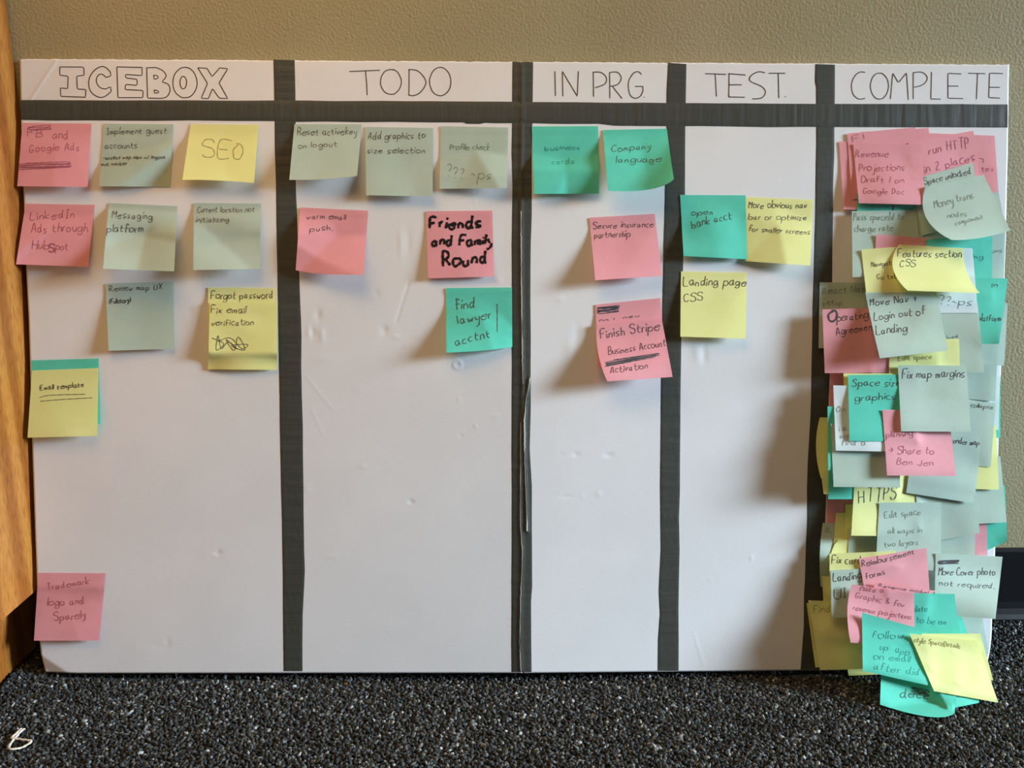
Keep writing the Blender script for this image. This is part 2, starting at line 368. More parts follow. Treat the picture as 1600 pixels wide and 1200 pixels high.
title([cl([(325, 155), (455, 156), (458, 200), (417, 205), (420, 275), (467, 278), (465, 320), (330, 315), (328, 270), (368, 272), (370, 205), (325, 200)]),
       smooth([(600, 182), (575, 158), (550, 153), (515, 172), (487, 212), (483, 262), (505, 302), (545, 321), (575, 312), (605, 288)]).tolist()+[(600, 262)]+smooth([(575, 275), (545, 268), (524, 238), (528, 208), (545, 194), (562, 198), (575, 212)]).tolist()+[(602, 205), (600, 182)],
       cl([(635, 155), (772, 158), (772, 202), (682, 196), (684, 215), (745, 222), (745, 255), (682, 250), (680, 278), (778, 283), (776, 322), (641, 322)]),
       cl([(797, 160)]+smooth([(848, 158), (885, 175), (903, 205), (880, 235)]).tolist()+smooth([(882, 237), (915, 250), (924, 285), (905, 318), (870, 326)]).tolist()+[(802, 324)]),
       cl([(835, 200), (855, 202), (862, 214), (838, 224)]), cl([(838, 280), (858, 284), (864, 294), (838, 298)]),
       ellipse(1005, 240, 66, 84, seed=3), ellipse(996, 240, 18, 35, seed=4),
       cl([(1075, 160), (1125, 162), (1152, 208), (1195, 160), (1238, 165), (1190, 242), (1238, 327), (1192, 325), (1155, 272), (1132, 328), (1093, 325), (1128, 245)])],
      0, 60, 3.478, 1.5, 'outlined block letters spelling icebox')
title([[(502, 207), (600, 203), (695, 199)], [(604, 203), (612, 280), (615, 355)], ellipse(763, 272, 65, 79, seed=5), [(877, 197), (876, 355)],
       smooth([(872, 195), (925, 200), (965, 235), (982, 280), (950, 335), (905, 358), (872, 352)]), ellipse(1072, 270, 67, 89, seed=6)], 420, 60, 4, 1.5, 'thin pen letters spelling todo')
title([[(308, 205), (312, 360)], [(358, 362), (355, 205), (448, 362), (455, 205)], [(550, 365), (548, 210)], smooth([(545, 212), (595, 212), (630, 245), (620, 285), (560, 308)]),
       [(652, 374), (650, 212)], smooth([(650, 213), (700, 212), (723, 248), (700, 288), (650, 300)]), [(668, 300), (728, 376)],
       smooth([(850, 225), (828, 207), (795, 222), (768, 275), (775, 345), (802, 373), (838, 365), (858, 332), (858, 302)]), [(808, 300), (860, 300)], [(863, 366), (868, 369)]], 790, 60, 4, 1.5, 'thin pen letters for in progress, shortened')
title([[(1248, 220), (1378, 225)], [(1310, 222), (1318, 363)], [(1397, 220), (1395, 366)], [(1392, 220), (1500, 229)], [(1395, 290), (1475, 290)], [(1393, 366), (1495, 368)],
       smooth([(1620, 215), (1580, 208), (1532, 235), (1530, 268), (1600, 300), (1625, 335), (1600, 372), (1540, 378)]), [(1644, 218), (1748, 218)], [(1704, 218), (1708, 373)], [(1746, 362), (1751, 366)]], 790, 60, 4, 1.5, 'thin pen letters spelling test')
title([smooth([(607, 213), (575, 210), (540, 238), (522, 290), (532, 348), (568, 379), (607, 374)]), ellipse(697, 298, 57, 82, seed=8), [(765, 379), (780, 215), (815, 277), (866, 215), (877, 383)],
       [(908, 379), (908, 215)], smooth([(905, 215), (960, 211), (995, 240), (985, 275), (950, 297), (912, 305)]), [(1022, 210), (1018, 378), (1080, 380)],
       [(1208, 222), (1125, 218), (1125, 374), (1220, 376)], [(1125, 298), (1190, 298)], [(1250, 218), (1358, 220)], [(1310, 218), (1303, 380)], [(1468, 220), (1385, 217), (1380, 370), (1450, 373)], [(1381, 305), (1450, 306)]], 1200, 60, 4, 1.4, 'thin pen letters spelling complete')

# ------------------------------------------------------------------ handwriting alphabet: strokes on a small grid (baseline 3, x-height 6, capitals 9)
G = {
'a': '36 16 05 04 13 23 35|36 34 43', 'b': '09 03|05 26 45 44 33 13 04', 'c': '36 16 05 04 13 33', 'd': '36 16 05 04 13 23 35|39 34 43',
'e': '05 45 46 26 05 04 13 33 44', 'f': '38 29 19 18 13|06 36', 'g': '45 36 16 05 04 13 23 45|46 42 31 11 02', 'h': '09 03|05 16 26 35 33', 'i': '06 03|07 08',
'j': '26 21 10 01|28 28', 'k': '09 03|36 04 33', 'l': '09 03', 'm': '06 03|05 16 25 23|25 36 45 43', 'n': '06 03|05 16 26 35 33', 'o': '26 06 04 13 23 44 45 36 16',
'p': '06 00|05 26 45 44 33 13 04', 'q': '45 36 16 05 04 13 33 44|46 40', 'r': '06 03|05 16 26', 's': '36 16 05 24 34 23 03', 't': '18 14 23 33|06 36', 'u': '06 04 13 23 34|36 33',
'v': '06 13 36', 'w': '06 13 25 33 46', 'x': '06 33|36 03', 'y': '06 14 24|36 34 21 00', 'z': '06 36 03 33',
'A': '03 29 43|15 35', 'B': '09 03|09 29 38 37 26 06|26 45 44 33 03', 'C': '48 29 07 05 13 33 44', 'D': '09 03|09 29 47 45 23 03', 'E': '49 09 03 43|06 36',
'F': '49 09 03|06 36', 'G': '48 39 19 07 05 13 33 45 25', 'H': '09 03|49 43|06 46', 'I': '09 29|19 13|03 23', 'J': '49 43 23 04', 'K': '09 03|49 05|16 43', 'L': '09 03 43',
'M': '03 09 26 49 43', 'N': '03 09 43 49', 'O': '29 07 05 13 33 45 47 39 19', 'P': '03 09 29 38 37 26 06', 'R': '03 09 29 38 37 26 06|16 43', 'S': '48 39 19 08 07 36 45 44 33 13 04',
'T': '09 49|29 23', 'U': '09 05 13 33 45 49', 'V': '09 23 49', 'W': '09 13 27 33 49', 'X': '09 43|49 03',
'1': '19 13', '2': '08 29 38 37 03 43', '?': '08 29 38 37 25|23 23', '-': '05 35', '~': '05 16 25 35', '.': '03 03', '!': '09 05|03 03', '+': '06 46|28 24', '(': '29 07 05 23', ')': '09 27 25 03',
'&': '43 08 19 28 04 13 23 45', '/': '03 39', '>': '06 46|28 46 24', "'": '09 08'}
def text_strokes(txt, x0, y0, x1, y1, cap, slant=.12, rough=.10, seed=0):
    """strokes of a handwritten line from baseline start to baseline end"""
    rng = random.Random(seed*7+len(txt)); adv = []; x = 0
    for ch in txt:
        if ch == ' ': adv.append(x); x += 3.6; continue
        g = G.get(ch, '03 33'); wd = max(int(t[0]) for s in g.split('|') for t in s.split()); adv.append(x); x += wd+1.7
    tot = max(x-1.7, 1); L = math.hypot(x1-x0, y1-y0); ux, uy = (x1-x0)/L, (y1-y0)/L; sx = L/tot; sy = cap/6.0; out = []
    for ch, ax in zip(txt, adv):
        if ch == ' ': continue
        dy = rng.uniform(-.5, .5); sc = rng.uniform(.88, 1.12); sl = slant+rng.uniform(-.08, .08)
        for s in G.get(ch, '03 33').split('|'):
            pts = []
            for t in s.split():
                gx = int(t[0])*sc+rng.uniform(-1, 1)*rough*2; gy = (int(t[1])-3)*sc+dy+rng.uniform(-1, 1)*rough*2
                X = (ax+gx)*sx+gy*sy*sl; Y = gy*sy; pts.append((x0+ux*X+uy*Y, y0+uy*X-ux*Y))
            if len(pts) == 2 and math.hypot(pts[0][0]-pts[1][0], pts[0][1]-pts[1][1]) < 1.5: pts = [pts[0], (pts[0][0]+1.2, pts[0][1]+.9)]
            out.append(smooth(pts, k=4))
    return out
def scribble(x0, y0, x1, y1, hgt, n, seed=0):
    rng = random.Random(seed); p = []
    for i in range(n):
        t = i/(n-1); a = rng.uniform(0, .12); b = rng.uniform(.88, 1)
        for s in ((a, b) if i % 2 == 0 else (b, a)):
            p.append((x0+(x1-x0)*s, y0+(y1-y0)*s+hgt*(t-.5)+rng.uniform(-1, 1)*hgt*.18))
    return smooth(p, k=5)

# ------------------------------------------------------------------ sticky notes
HX0, HY0, HS = 0, 80, 2.0
HM = np.full((540, 810), .0006)
def sample(H, x, y):
    i = np.clip(((y-HY0)/HS).astype(int), 0, H.shape[0]-1); j = np.clip(((x-HX0)/HS).astype(int), 0, H.shape[1]-1); return H[i, j]
NOTE_N = [0]
def dil(H, r, fn=np.maximum):
    o = H.copy()
    for d in range(1, r+1):
        o[:, d:] = fn(o[:, d:], H[:, :-d]); o[:, :-d] = fn(o[:, :-d], H[:, d:])
    H = o.copy()
    for d in range(1, r+1):
        o[d:] = fn(o[d:], H[:-d]); o[:-d] = fn(o[:-d], H[d:])
    return o
def blur2(H, n):
    for _ in range(n):
        P = np.pad(H, 1, mode='edge'); H = (P[:-2, 1:-1]+P[2:, 1:-1]+P[1:-1, :-2]+P[1:-1, 2:]+2*H)/6
    return H
def note(col, q, lift, label, lines=(), bulge=None, wr=1.0, stuck=.16, pw=1.3, group=None, soft=False, base=None, tab=0, pen=1.15, bow=None, fold=()):
    """q: corners TL TR BR BL; lift: how far BR, BL stand off (mm); lines: handwriting"""
    k = NOTE_N[0]; NOTE_N[0] += 1
    rng = np.random.default_rng(100+k); n = 27
    q = np.array(q, float).reshape(4, 2); TL, TR, BR, BL = q
    b = {'t': (TL+TR)/2, 'r': (TR+BR)/2, 'b': (BR+BL)/2, 'l': (TL+BL)/2}; off = {e: np.zeros(2) for e in b}
    for e, p in (bulge or {}).items(): off[e] = np.array(p, float)-b[e]
    def P(u, v):
        u = u[..., None]; v = v[..., None]
        return (TL*(1-u)*(1-v)+TR*u*(1-v)+BR*u*v+BL*(1-u)*v+off['t']*4*u*(1-u)*(1-v)+off['b']*4*u*(1-u)*v+off['l']*4*v*(1-v)*(1-u)+off['r']*4*v*(1-v)*u)
    U, V = np.meshgrid(np.linspace(0, 1, n), np.linspace(0, 1, n)); XY = P(U, V); X, Y = XY[..., 0], XY[..., 1]
    # what lies underneath
    under = sample(HM, X, Y)
    top = under[:4]
    if base is None: bl, br = top[:, :9].max()+.0004, top[:, -9:].max()+.0004; bl = max(bl, br-.004); br = max(br, bl-.004)
    else: bl = br = base*.001
    ramp = np.clip((V-stuck)/(1-stuck), 0, 1)
    if base is not None or bl < .004: lift = (lift[0]*.88, lift[1]*.88)
    H = bl*(1-U)+br*U+((lift[1]*(1-U)+lift[0]*U)*.001)*ramp**pw
    # paper waves and soft creases
    Wv = np.zeros_like(U)
    for i in range(4):
        a = rng.uniform(0, math.pi); fr = rng.uniform(2, 6.5); Wv += rng.normal(0, .16)*np.sin(fr*(U*math.cos(a)+V*math.sin(a))+rng.uniform(0, 6))
    for i in range(3):
        a = rng.uniform(0, math.pi); c = rng.uniform(.3, .9); d = (U-.5)*math.cos(a)+(V-c)*math.sin(a); Wv += rng.uniform(.2, .8)*(3.2 if wr > 1.15 else 1.3)*rng.choice([-1, 1])*np.abs(d)
    H += Wv*.0024*wr*np.clip((V-.08)*3, 0, 1)
    bw = rng.uniform(-.8, 1.2) if bow is None else bow
    H += bw*.001*(1-(2*U-1)**2)*ramp
    for (v0, amp, wd) in fold: H += amp*.001*np.exp(-((V-v0)/wd)**2)
    if (under.max() > .0012):
        for _ in range(7):
            H = np.maximum(H, under+.0004); H = .25*H+.75*blur2(H, 3)
        H = np.maximum(H, under+.0004); H = np.maximum(H, .35*blur2(H, 2)+.65*H)
    H = np.maximum(H, .0007)
    H = np.maximum(H, floor_h(X, Y))
    pts = bp(X, Y, H).reshape(-1, 3)
    org = bp(*((TL+TR)/2), (bl+br)/2)
    o = mk('sticky_note', pts, grid_faces(n, n), M[col], origin=org, smooth=True)
    tag(o, label, 'sticky note', group)
    # record height for the notes above
    uu, vv = np.meshgrid(np.linspace(0, 1, 150), np.linspace(0, 1, 150)); xy = P(uu, vv)
    def hs(u, v):
        a = np.clip(u*(n-1), 0, n-1.001); c = np.clip(v*(n-1), 0, n-1.001); i = a.astype(int); j = c.astype(int); fu = a-i; fv = c-j
        return H[j, i]*(1-fu)*(1-fv)+H[j, i+1]*fu*(1-fv)+H[j+1, i]*(1-fu)*fv+H[j+1, i+1]*fu*fv
    hh = hs(uu, vv); ii = np.clip(((xy[..., 1]-HY0)/HS).astype(int), 0, HM.shape[0]-1); jj = np.clip(((xy[..., 0]-HX0)/HS).astype(int), 0, HM.shape[1]-1)
    tmp = np.zeros_like(HM); np.maximum.at(tmp, (ii, jj), hh)
    t2 = dil(tmp, 1); np.maximum(HM, t2, out=HM)
    # writing
    groups = {}
    for li, ln in enumerate(lines):
        kind = ln[0]
        if kind == '~scr': st = [scribble(*ln[1:5], ln[5], ln[6], seed=k)]; wd = pen*.9; mm = 'ink'
        elif kind == '~line': st = [smooth(ln[1])]; wd = pen*.8; mm = 'ink'
        else:
            st = text_strokes(*ln[:6], seed=k*10+li); wd = ln[6] if len(ln) > 6 else min(pen, .42+ln[5]*.052); mm = 'ink'
        if soft: mm = 'soft'
        if wd > 3: mm = 'marker'
        groups.setdefault(mm, []).extend((s, wd) for s in st)
    for mm, sts in groups.items():
        Vx = []; Fc = []; px = []; 
        for s, wd in sts:
            p = resample(s, 1.6 if wd < 3 else 1.2); m_ = len(p); wv = wd*(1+.18*np.sin(np.arange(m_)*.9+m_)); 
            A, B = ribbon(p, wv, 0); o_ = len(px); px += A.tolist()+B.tolist(); Fc += [(o_+i, o_+i+1, o_+m_+i+1, o_+m_+i) for i in range(m_-1)]
        px = np.array(px); u = np.full(len(px), .5); v = np.full(len(px), .5)
        for _ in range(12):
            r = P(u, v)-px; e = 1e-4; Ju = (P(u+e, v)-P(u, v))/e; Jv = (P(u, v+e)-P(u, v))/e; det = Ju[:, 0]*Jv[:, 1]-Ju[:, 1]*Jv[:, 0]
            u = u-(r[:, 0]*Jv[:, 1]-r[:, 1]*Jv[:, 0])/det; v = v-(Ju[:, 0]*r[:, 1]-Ju[:, 1]*r[:, 0])/det
        ok = (u > -.002) & (u < 1.002) & (v > -.002) & (v < 1.002)
        Fc = [f for f in Fc if all(ok[i] for i in f)]
        if not Fc: continue
        used = sorted({i for f in Fc for i in f}); mp_ = {a: b_ for b_, a in enumerate(used)}
        P3 = bp(px[:, 0], px[:, 1], hs(np.clip(u, 0, 1), np.clip(v, 0, 1))+.00018)[used]
        mk('handwriting', P3, [tuple(mp_[i] for i in f) for f in Fc], M['ink'] if mm == 'ink' else M['marker'] if mm == 'marker' else SOFT[col], o)['kind'] = 'stuff'
    return o
GA = 'sticky notes in the icebox column'; GB = 'sticky notes in the todo column'; GC = 'sticky notes in the in progress column'; GD = 'sticky notes in the test column'; GE = 'sticky notes piled in the complete column'
# icebox
note('pink', (35,192,143,193,137,292,27,291), (9,12), 'pink sticky note about ads with a scribbled-out last line, top left corner', [('FB',43,214,65,214,12),('~scr',46,201,78,199,6,4),('and',82,217,106,216,13),('Google Ads',46,237,124,235,12),('~scr',33,260,106,258,9,9)], group=GA, soft=True)
note('mint', (163,193,271,194,266,292,155,291), (10,12), 'pale green sticky note reading implement guest accounts, top row', [('Implement guest',167,210,260,208,10),('accounts',164,232,214,232,10),('-access map view w/ logout',161,249,258,248,6,1.1),('out marker',158,259,198,258,6,1.1)], group=GA, wr=1.8)
note('yellow', (298,194,404,195,397,286,285,281), (13,14), 'yellow sticky note with only the letters SEO', [('SEO',316,247,380,248,25)], bulge={'b':(340,282)}, group=GA, soft=True, pen=1.3)
note('pink', (40,318,148,320,138,417,25,413), (11,16), 'pink sticky note about ads with one bold letter s, second row at left edge', [('LinkedIn',47,343,116,340,13),('Ads through',49,364,136,362,14),('Hub',50,389,76,389,13),('S',77,393,85,393,13,2.6),('pot',87,390,106,390,12)], group=GA, soft=True, wr=1.3)
note('mint', (170,317,277,322,272,424,161,420), (12,12), 'crumpled pale green sticky note reading messaging platform', [('Messaging',175,341,238,343,12),('platform',167,363,223,362,12)], group=GA, wr=2.6)
note('mint', (303,317,408,318,406,420,302,422), (10,11), 'pale green sticky note reading current location not initializing', [('Current location not',308,332,397,331,9),('initializing',306,348,358,347,9)], group=GA, wr=1.2)
note('mint', (165,443,271,440,272.5,545,169.6,548), (5,8), 'pale green sticky note reading review map UX', [('Review map UX',171,455,253,452,9),('(Fullstory)',171,475,204,472,8,1.2)], group=GA, wr=.6)
note('yellow', (325,449,430,450,432,553,326,551), (8,9), 'yellow sticky note reading forgot password, tucked behind another yellow one', [('Forgot password',330,467,426,466,12)], group=GA, wr=.6)
note('yellow', (328,472,433,473,433,578,325,577), (10,13), 'yellow sticky note reading fix email verification above a scribble', [('Fix email',330,489,384,489,11),('verification',331,509,396,508,10),('~line',[(331,528),(350,537),(338,547),(341,524),(346,545),(357,534),(371,546),(353,530),(366,548),(372,526),(383,547),(361,540),(387,538),(378,545),(360,528),(340,534)])], group=GA, wr=1.8, base=4)
note('teal', (49,563,154,560,157,663,50,666), (7,8), 'teal sticky note mostly covered by a yellow one, left edge of board', [], group=GA, wr=.5)
note('yellow', (50,579,154,575,152,681,43,684), (9,12), 'yellow sticky note with underlined scrawl on top of a teal note', [('Email template',63,610,131,604,8,1.2),('~line',[(62,621),(80,617.5),(134,616)]),('~line',[(63,627),(100,624),(144,621.5)])], group=GA, wr=1.0)
note('pink', (60,895,165,895.5,155,1001,53,1001), (7,9), 'pink sticky note alone near the bottom left corner of the board', [('Trademark',74,922,139,912,10),('logo and',75,947,131,944,12),('Sparely',85,970,134,965,13)], group=GA, soft=True, fold=((.2,1.6,.09),), wr=.8)
# todo
note('mint', (460,194,565,194,558,275,452,281), (15,14), 'pale green sticky note reading reset active key on logout', [('Reset activekey',465,211,557,210,11),('on logout',466,232,526,229,9)], bulge={'b':(504,280)}, group=GB, wr=1.0)
note('mint', (571,198,677,200,676,307,572,305), (8,6), 'pale green sticky note reading add graphics to size selection', [('Add graphics to',575,218,664,216,11),('size selection',574,240,664,239,10)], group=GB, wr=.7)
note('mint', (689,197,794,199,792,294,687,295), (10,13), 'pale green sticky note reading profile check above question marks', [('Profile check',703,234,764,234.5,10,1.2),('??? ~ps',695,275,767,280,17,1.2)], group=GB, wr=1.4, soft=True)
note('pink', (469,324,575,329,568,429,462,422), (12,10), 'pink sticky note reading warm email push', [('warm email',479,342,540,343,9),('push.',484,361,519,360,9)], bulge={'b':(505,428)}, group=GB, wr=1.6)
note('pink', (666,330,769,329,772,432,669,435), (4,6), 'pink sticky note lettered in thick black marker, friends and family round', [('Friends',672,357,751,355,18,4),('and Family',675,384,768,382,16,3.8),('Round',692,417,761,412,22,4)], group=GB, wr=.8)
note('teal', (697,450,800,449,800.5,542,697.5,551), (6,20), 'teal sticky note reading find lawyer, curling off the todo column', [('find',712,484,742,481,17,1.2),('lawyer',716,507,768,496,14,1.2),('acctnt',712,539,766,527,14,1.2),('~line',[(777,519),(777,475)])], bulge={'b':(752,548)}, group=GB, wr=1.3)
# in progress
note('teal', (831,197.5,934.5,197,936,302.5,834.5,303), (8,12), 'teal sticky note with faint faded writing beside the board fold', [('business',851,235,906,234,8,1.1),('cards',862,256,897,255,8,1.1)], group=GC, wr=2.6, soft=True)
note('teal', (942,203,1042,201,1053,280,950,298), (24,10), 'teal sticky note reading company language with a curled right corner', [('Company',956,237,1016,233,10),('language',963,254,1032,253,10)], bulge={'b':(1015,296),'r':(1047,240)}, group=GC, wr=1.5)
note('pink', (921,340,1023,334,1034.5,431,930,438), (11,18), 'pink sticky note reading secure insurance partnership', [('Secure insurance',927,357,1021,354,10),('partnership',929,372,984,369,10)], group=GC, wr=.8)
note('pink', (930.5,476,1032,465.5,1040,568,934,575), (8,10), 'pink sticky note with a blacked-out word, behind the activation note', [('~scr',935,485,966,482,9,12),('nn i  new',937,503,999,495,5)], group=GC, wr=.5, base=1)
note('pink', (932,507,1034,498,1051,589,949,596), (15,24), 'pink sticky note with a struck-out line above the word activation', [('Finish Stripe',939,529,1030,515,14),('Business Account',951,555,1040,540,11),('~scr',949,568,1026,554,6,9),('Activation',954,583,1012,576,11)], bulge={'l':(935,553)}, group=GC, wr=1.0, base=4.5)
# test
note('yellow', (1164,307.5,1270.6,312,1266,415,1165,408), (11,11), 'yellow sticky note reading more obvious nav bar', [('More obvious nav',1170,325,1260,325.5,11),('bar or optimize',1169.5,342.5,1260.5,344,9),('for smaller screens',1170,361.5,1265,366,9)], group=GD, wr=1.5)
note('teal', (1062.6,304.5,1165,305,1167.5,405,1068,400), (9,13), 'teal sticky note reading open bank acct', [('open',1081,336,1113.5,335.5,9),('bank acct',1081.5,356,1143,342,12)], group=GD, wr=1.4)
note('yellow', (1064,424,1167,426,1165,529,1063,526), (8,10), 'yellow sticky note reading landing page CSS', [('Landing page',1068,446,1165.5,446,13),('CSS',1068.5,471,1097,470,12)], group=GD, wr=.7)
# complete: the pile, from the board outwards
def c(col, q, lift, label, lines=(), **k): return note(col, q, lift, label, lines, group=GE, **k)
c('white', (1460,640,1560,642,1559,742,1460,742), (1,1), 'whitish note showing as a thin strip at the right edge of the pile')
c('teal', (1460,585,1563,587,1563,684,1460,684), (1,1), 'teal note showing only a small square at the right edge of the pile')
c('white', (1458,568,1563,571,1560,672,1458,670), (2,1), 'whitish note standing upright as a strip right of the fix map margins note')
c('mint', (1468,345,1571.5,350,1568,450,1465,448), (3,1), 'pale green note at the right edge beside the upper teal note', [('sections',1525,396,1566,394,7)], soft=True)
c('teal', (1468,762,1570,758,1574,846,1524,868), (6,2), 'teal note with a torn-looking corner poking out at lower right', bulge={'l':(1480,815)})
c('pink', (1438,765,1541,770,1543,868,1438,865), (2,1), 'pink note showing as a short strip above the cover photo note')
c('mint', (1458,716,1563,713,1573,816,1466,822), (5,2), 'pale green note bulging out on the right side above a teal corner', bow=1)
c('yellow', (1458,662,1556,665,1561,765,1464,763), (6,2), 'bright yellow note showing right of the pink share note')
c('mint', (1475,470,1574.5,474,1569,571,1480,572), (4,2), 'pale green note at the right edge behind the lower teal note')
c('mint', (1452,282,1557,277,1572,360,1465,378), (8,4), 'pale green note at the right top, a few letters ending in ng showing', [('losing',1522,294,1556.5,292,7)], bulge={'r':(1562,310)})
c('pink', (1450,208,1554,212,1560,300,1455,310), (6,3), 'pink note at the top right corner of the pile', [('tes',1534,268,1553,266.5,9),('~line',[(1530,247),(1537,249),(1536,254)])], soft=True)
c('pink', (1311,221,1415,225,1420,330,1318,327), (3,5), 'pink note showing as a strip at the far left top of the pile')
c('pink', (1345,206,1451,200,1458,290,1352,300), (5,3), 'pink note behind the revenue note, its right edge showing')
c('pink', (1324,208.5,1430,199,1440,296,1331,312), (4,6), 'pink note behind the revenue note with two letters showing', [('Fl',1333,222,1350,217,9)], soft=True)
c('pink', (1420,223,1521,204,1533,292,1434,312), (6,4), 'pink note tilted at the top with the words run and places', [('run HTTP',1452,241,1514,230,15),('in 2 places',1446,270,1523,251,14)], soft=True)
c('teal', (1339,302,1394,302,1396,400,1340,400), (3,3), 'teal note showing as a strip under the revenue note')
c('teal', (1396,304,1498,304,1499,400,1398,402), (3,3), 'teal note showing a sliver right of another sliver under the revenue note')
c('mint', (1427,324,1534,322,1536,425,1440,432), (3,3), 'pale green note in shade under the curling money note')
c('mint', (1331,330,1432,328,1440,430,1332,433), (6,8), 'pale green note reading pass space to charge rate', [('Pass spaceId to',1334,344,1412,343,11),('charge rate',1335,362,1395,361,10)], soft=True)
c('mint', (1280.6,441,1385,442,1385,542,1279,544), (3,5), 'pale green note at the left edge with the word setup', [('React Native',1285.5,459,1368,456,10),('setup',1285.5,477.5,1316,476,9)], soft=True)
c('pink', (1369,366,1475,374,1470,466,1365,462), (2,3), 'pink note in shade above the features section note')
c('teal', (1447,374,1550.5,367,1549.5,470,1446,470), (8,3), 'teal note right of the features section note', [('ming',1512,403,1536,405,8)], soft=True)
c('mint', (1452,524,1560,524,1555,627,1450,618), (5,2), 'pale green note right of the fix map margins note, upper one')
c('mint', (1452,620,1555.5,630,1548,730,1446,722), (5,2), 'pale green note at right reading collapse', [('collapse',1517,636,1551,639,7)])
c('teal', (1468,433,1575,435,1561,537,1466,533), (9,3), 'teal note hanging at the right edge with the word platform', [('in',1550,449,1559,449,9),('platform',1528,501,1563,502,10)], bulge={'b':(1530,537)})
c('mint', (1440,478,1528,472,1538,582,1442,582), (6,3), 'grey green note below the question mark note', [('load',1480,530,1497,527,5)])
c('white', (1430,385,1519.5,388,1528,489,1432,489), (5,4), 'whitish note with question marks under the features section note', [('???~ps',1455,474,1518,477.5,13)], soft=True)
c('pink', (1296,560,1400,565,1398,650,1297,660), (2,4), 'pink note in deep shade under the operating agreement note')
c('mint', (1358,490,1462,492,1466,588,1363,588), (4,4), 'pale green note starting with F beside the operating agreement note', [('Fix',1362,536,1380,535,10)])
c('pink', (1285,483.5,1388,480,1392,582,1288.7,583), (3,4), 'dark pink note reading operating agreement with a bold first letter', [('O',1294,502,1305,502,14,2.8),('perating',1308,501,1356,497,12),('Agreement',1307,524,1368,514,12)])
c('yellow', (1389,530,1498.5,529.6,1501,625,1390,628), (5,4), 'yellow note with edit space on it under the landing note', [('Edit space',1404,563,1456,560,8,1.2)], soft=True)
c('yellow', (1346,390.4,1452,384,1461,457,1353.5,459.4), (8,8), 'yellow note behind the features section note', [('Navigation',1362,417,1403,413,8),('Go tab',1370.5,437,1402,434,8)], bulge={'t':(1398,386)})
c('mint', (1352,457,1463,456,1481,547.6,1374.7,560), (15,20), 'pale green note reading move nav and login out of landing', [('Move Nav +',1360,478.5,1433,471,12),('Login out of',1366,500,1445,491,12),('Landing',1369.5,522,1417,517,13)], bulge={'l':(1362,505)}, wr=1.2)
c('yellow', (1404.5,382,1505,388,1531,458,1418,454), (16,20), 'yellow note reading features section CSS, curled at its left side', [('Features section',1403,401,1502,402,12),('CSS',1406,416,1430,416,10)], bulge={'l':(1395,418),'r':(1511,425)}, wr=.6)
c('mint', (1424,281,1520,254,1536,345,1440,368), (7,5), 'pale green note tilted, reading space and one more word', [('Space unlocked',1445,289,1517,272,10)])
c('pink', (1333,224.6,1439.6,225.7,1446,320,1342,317.5), (14,13), 'pink note reading revenue projections draft', [('Revenue',1337,245,1387.5,245,11),('Projections',1343,267.5,1413,265.5,11),('Draft 1 on',1346,284.5,1412,285.6,10),('Google Doc',1349,302.6,1412.6,303,9)], wr=.8, soft=True)
c('mint', (1446,292,1537,273,1579,360,1487,375), (20,26), 'pale green note curling far out at upper right, starting with money', [('Money trans',1461,326,1521,309,12),('nodes',1481,341,1511,337,8),('component',1493,352,1536,342,8)], bulge={'l':(1447,340),'b':(1530,372)}, soft=True, wr=.8)
# lower middle
c('mint', (1430,768,1524,770,1523,868,1430,885), (2,2), 'pale green note below another blank one, left of the small pink strip')
c('pink', (1292,770,1390,772,1390,870,1292,870), (2,2), 'brownish pink note in shade left of the HTTPS note')
c('mint', (1285.5,817,1388,820,1385,920,1282,916.7), (2,3), 'grey green note at the far left lower part with a small scrawl', [('B.',1290,832,1298,832,8)], soft=True, bulge={'l':(1281,866)}, wr=1.8)
c('yellow', (1306,801,1400,804,1398,900,1300,898), (3,6), 'olive yellow note third in the fan left of the HTTPS note')
c('yellow', (1321,788,1410,790,1405,880,1317,885), (3,6), 'olive yellow note directly left of the HTTPS note')
c('yellow', (1311,843,1410,845,1408,935,1300,930), (2,9), 'pale yellow note with a curled hooked corner at left', bulge={'l':(1297,874)})
c('mint', (1327,825,1430,828,1428,925,1322,922), (3,4), 'pale green note under the HTTPS note')
c('yellow', (1281,652,1385,655,1385,750,1283,748), (3,9), 'olive yellow note curled at the far left middle of the pile', bulge={'l':(1275,700)})
c('yellow', (1290,664,1390,665,1390,775,1287,772), (3,8), 'olive yellow note second from the far left middle', bulge={'l':(1283,715)})
c('teal', (1295,682,1398,684,1398,780,1294,780), (5,8), 'teal note with its bottom edge showing left of the HTTPS note')
c('yellow', (1336,738,1438,742,1432,838,1330,837), (6,9), 'yellow note with the letters HTTPS', [('HTTPS',1342,785,1400,781,21,1.2)], wr=.6)
c('mint', (1430,755,1523,748,1531,833,1437,850), (4,3), 'blank pale green note right of the edit space note')
c('mint', (1374,785,1471,785,1470,892,1368,888), (7,8), 'pale green note with three faint lines starting edit space', [('Edit space',1383,809.6,1438.5,804,10),('all maps in',1387.5,834,1440.6,832,9),('two layers',1382,855,1435,851,9)], soft=True, wr=.8)
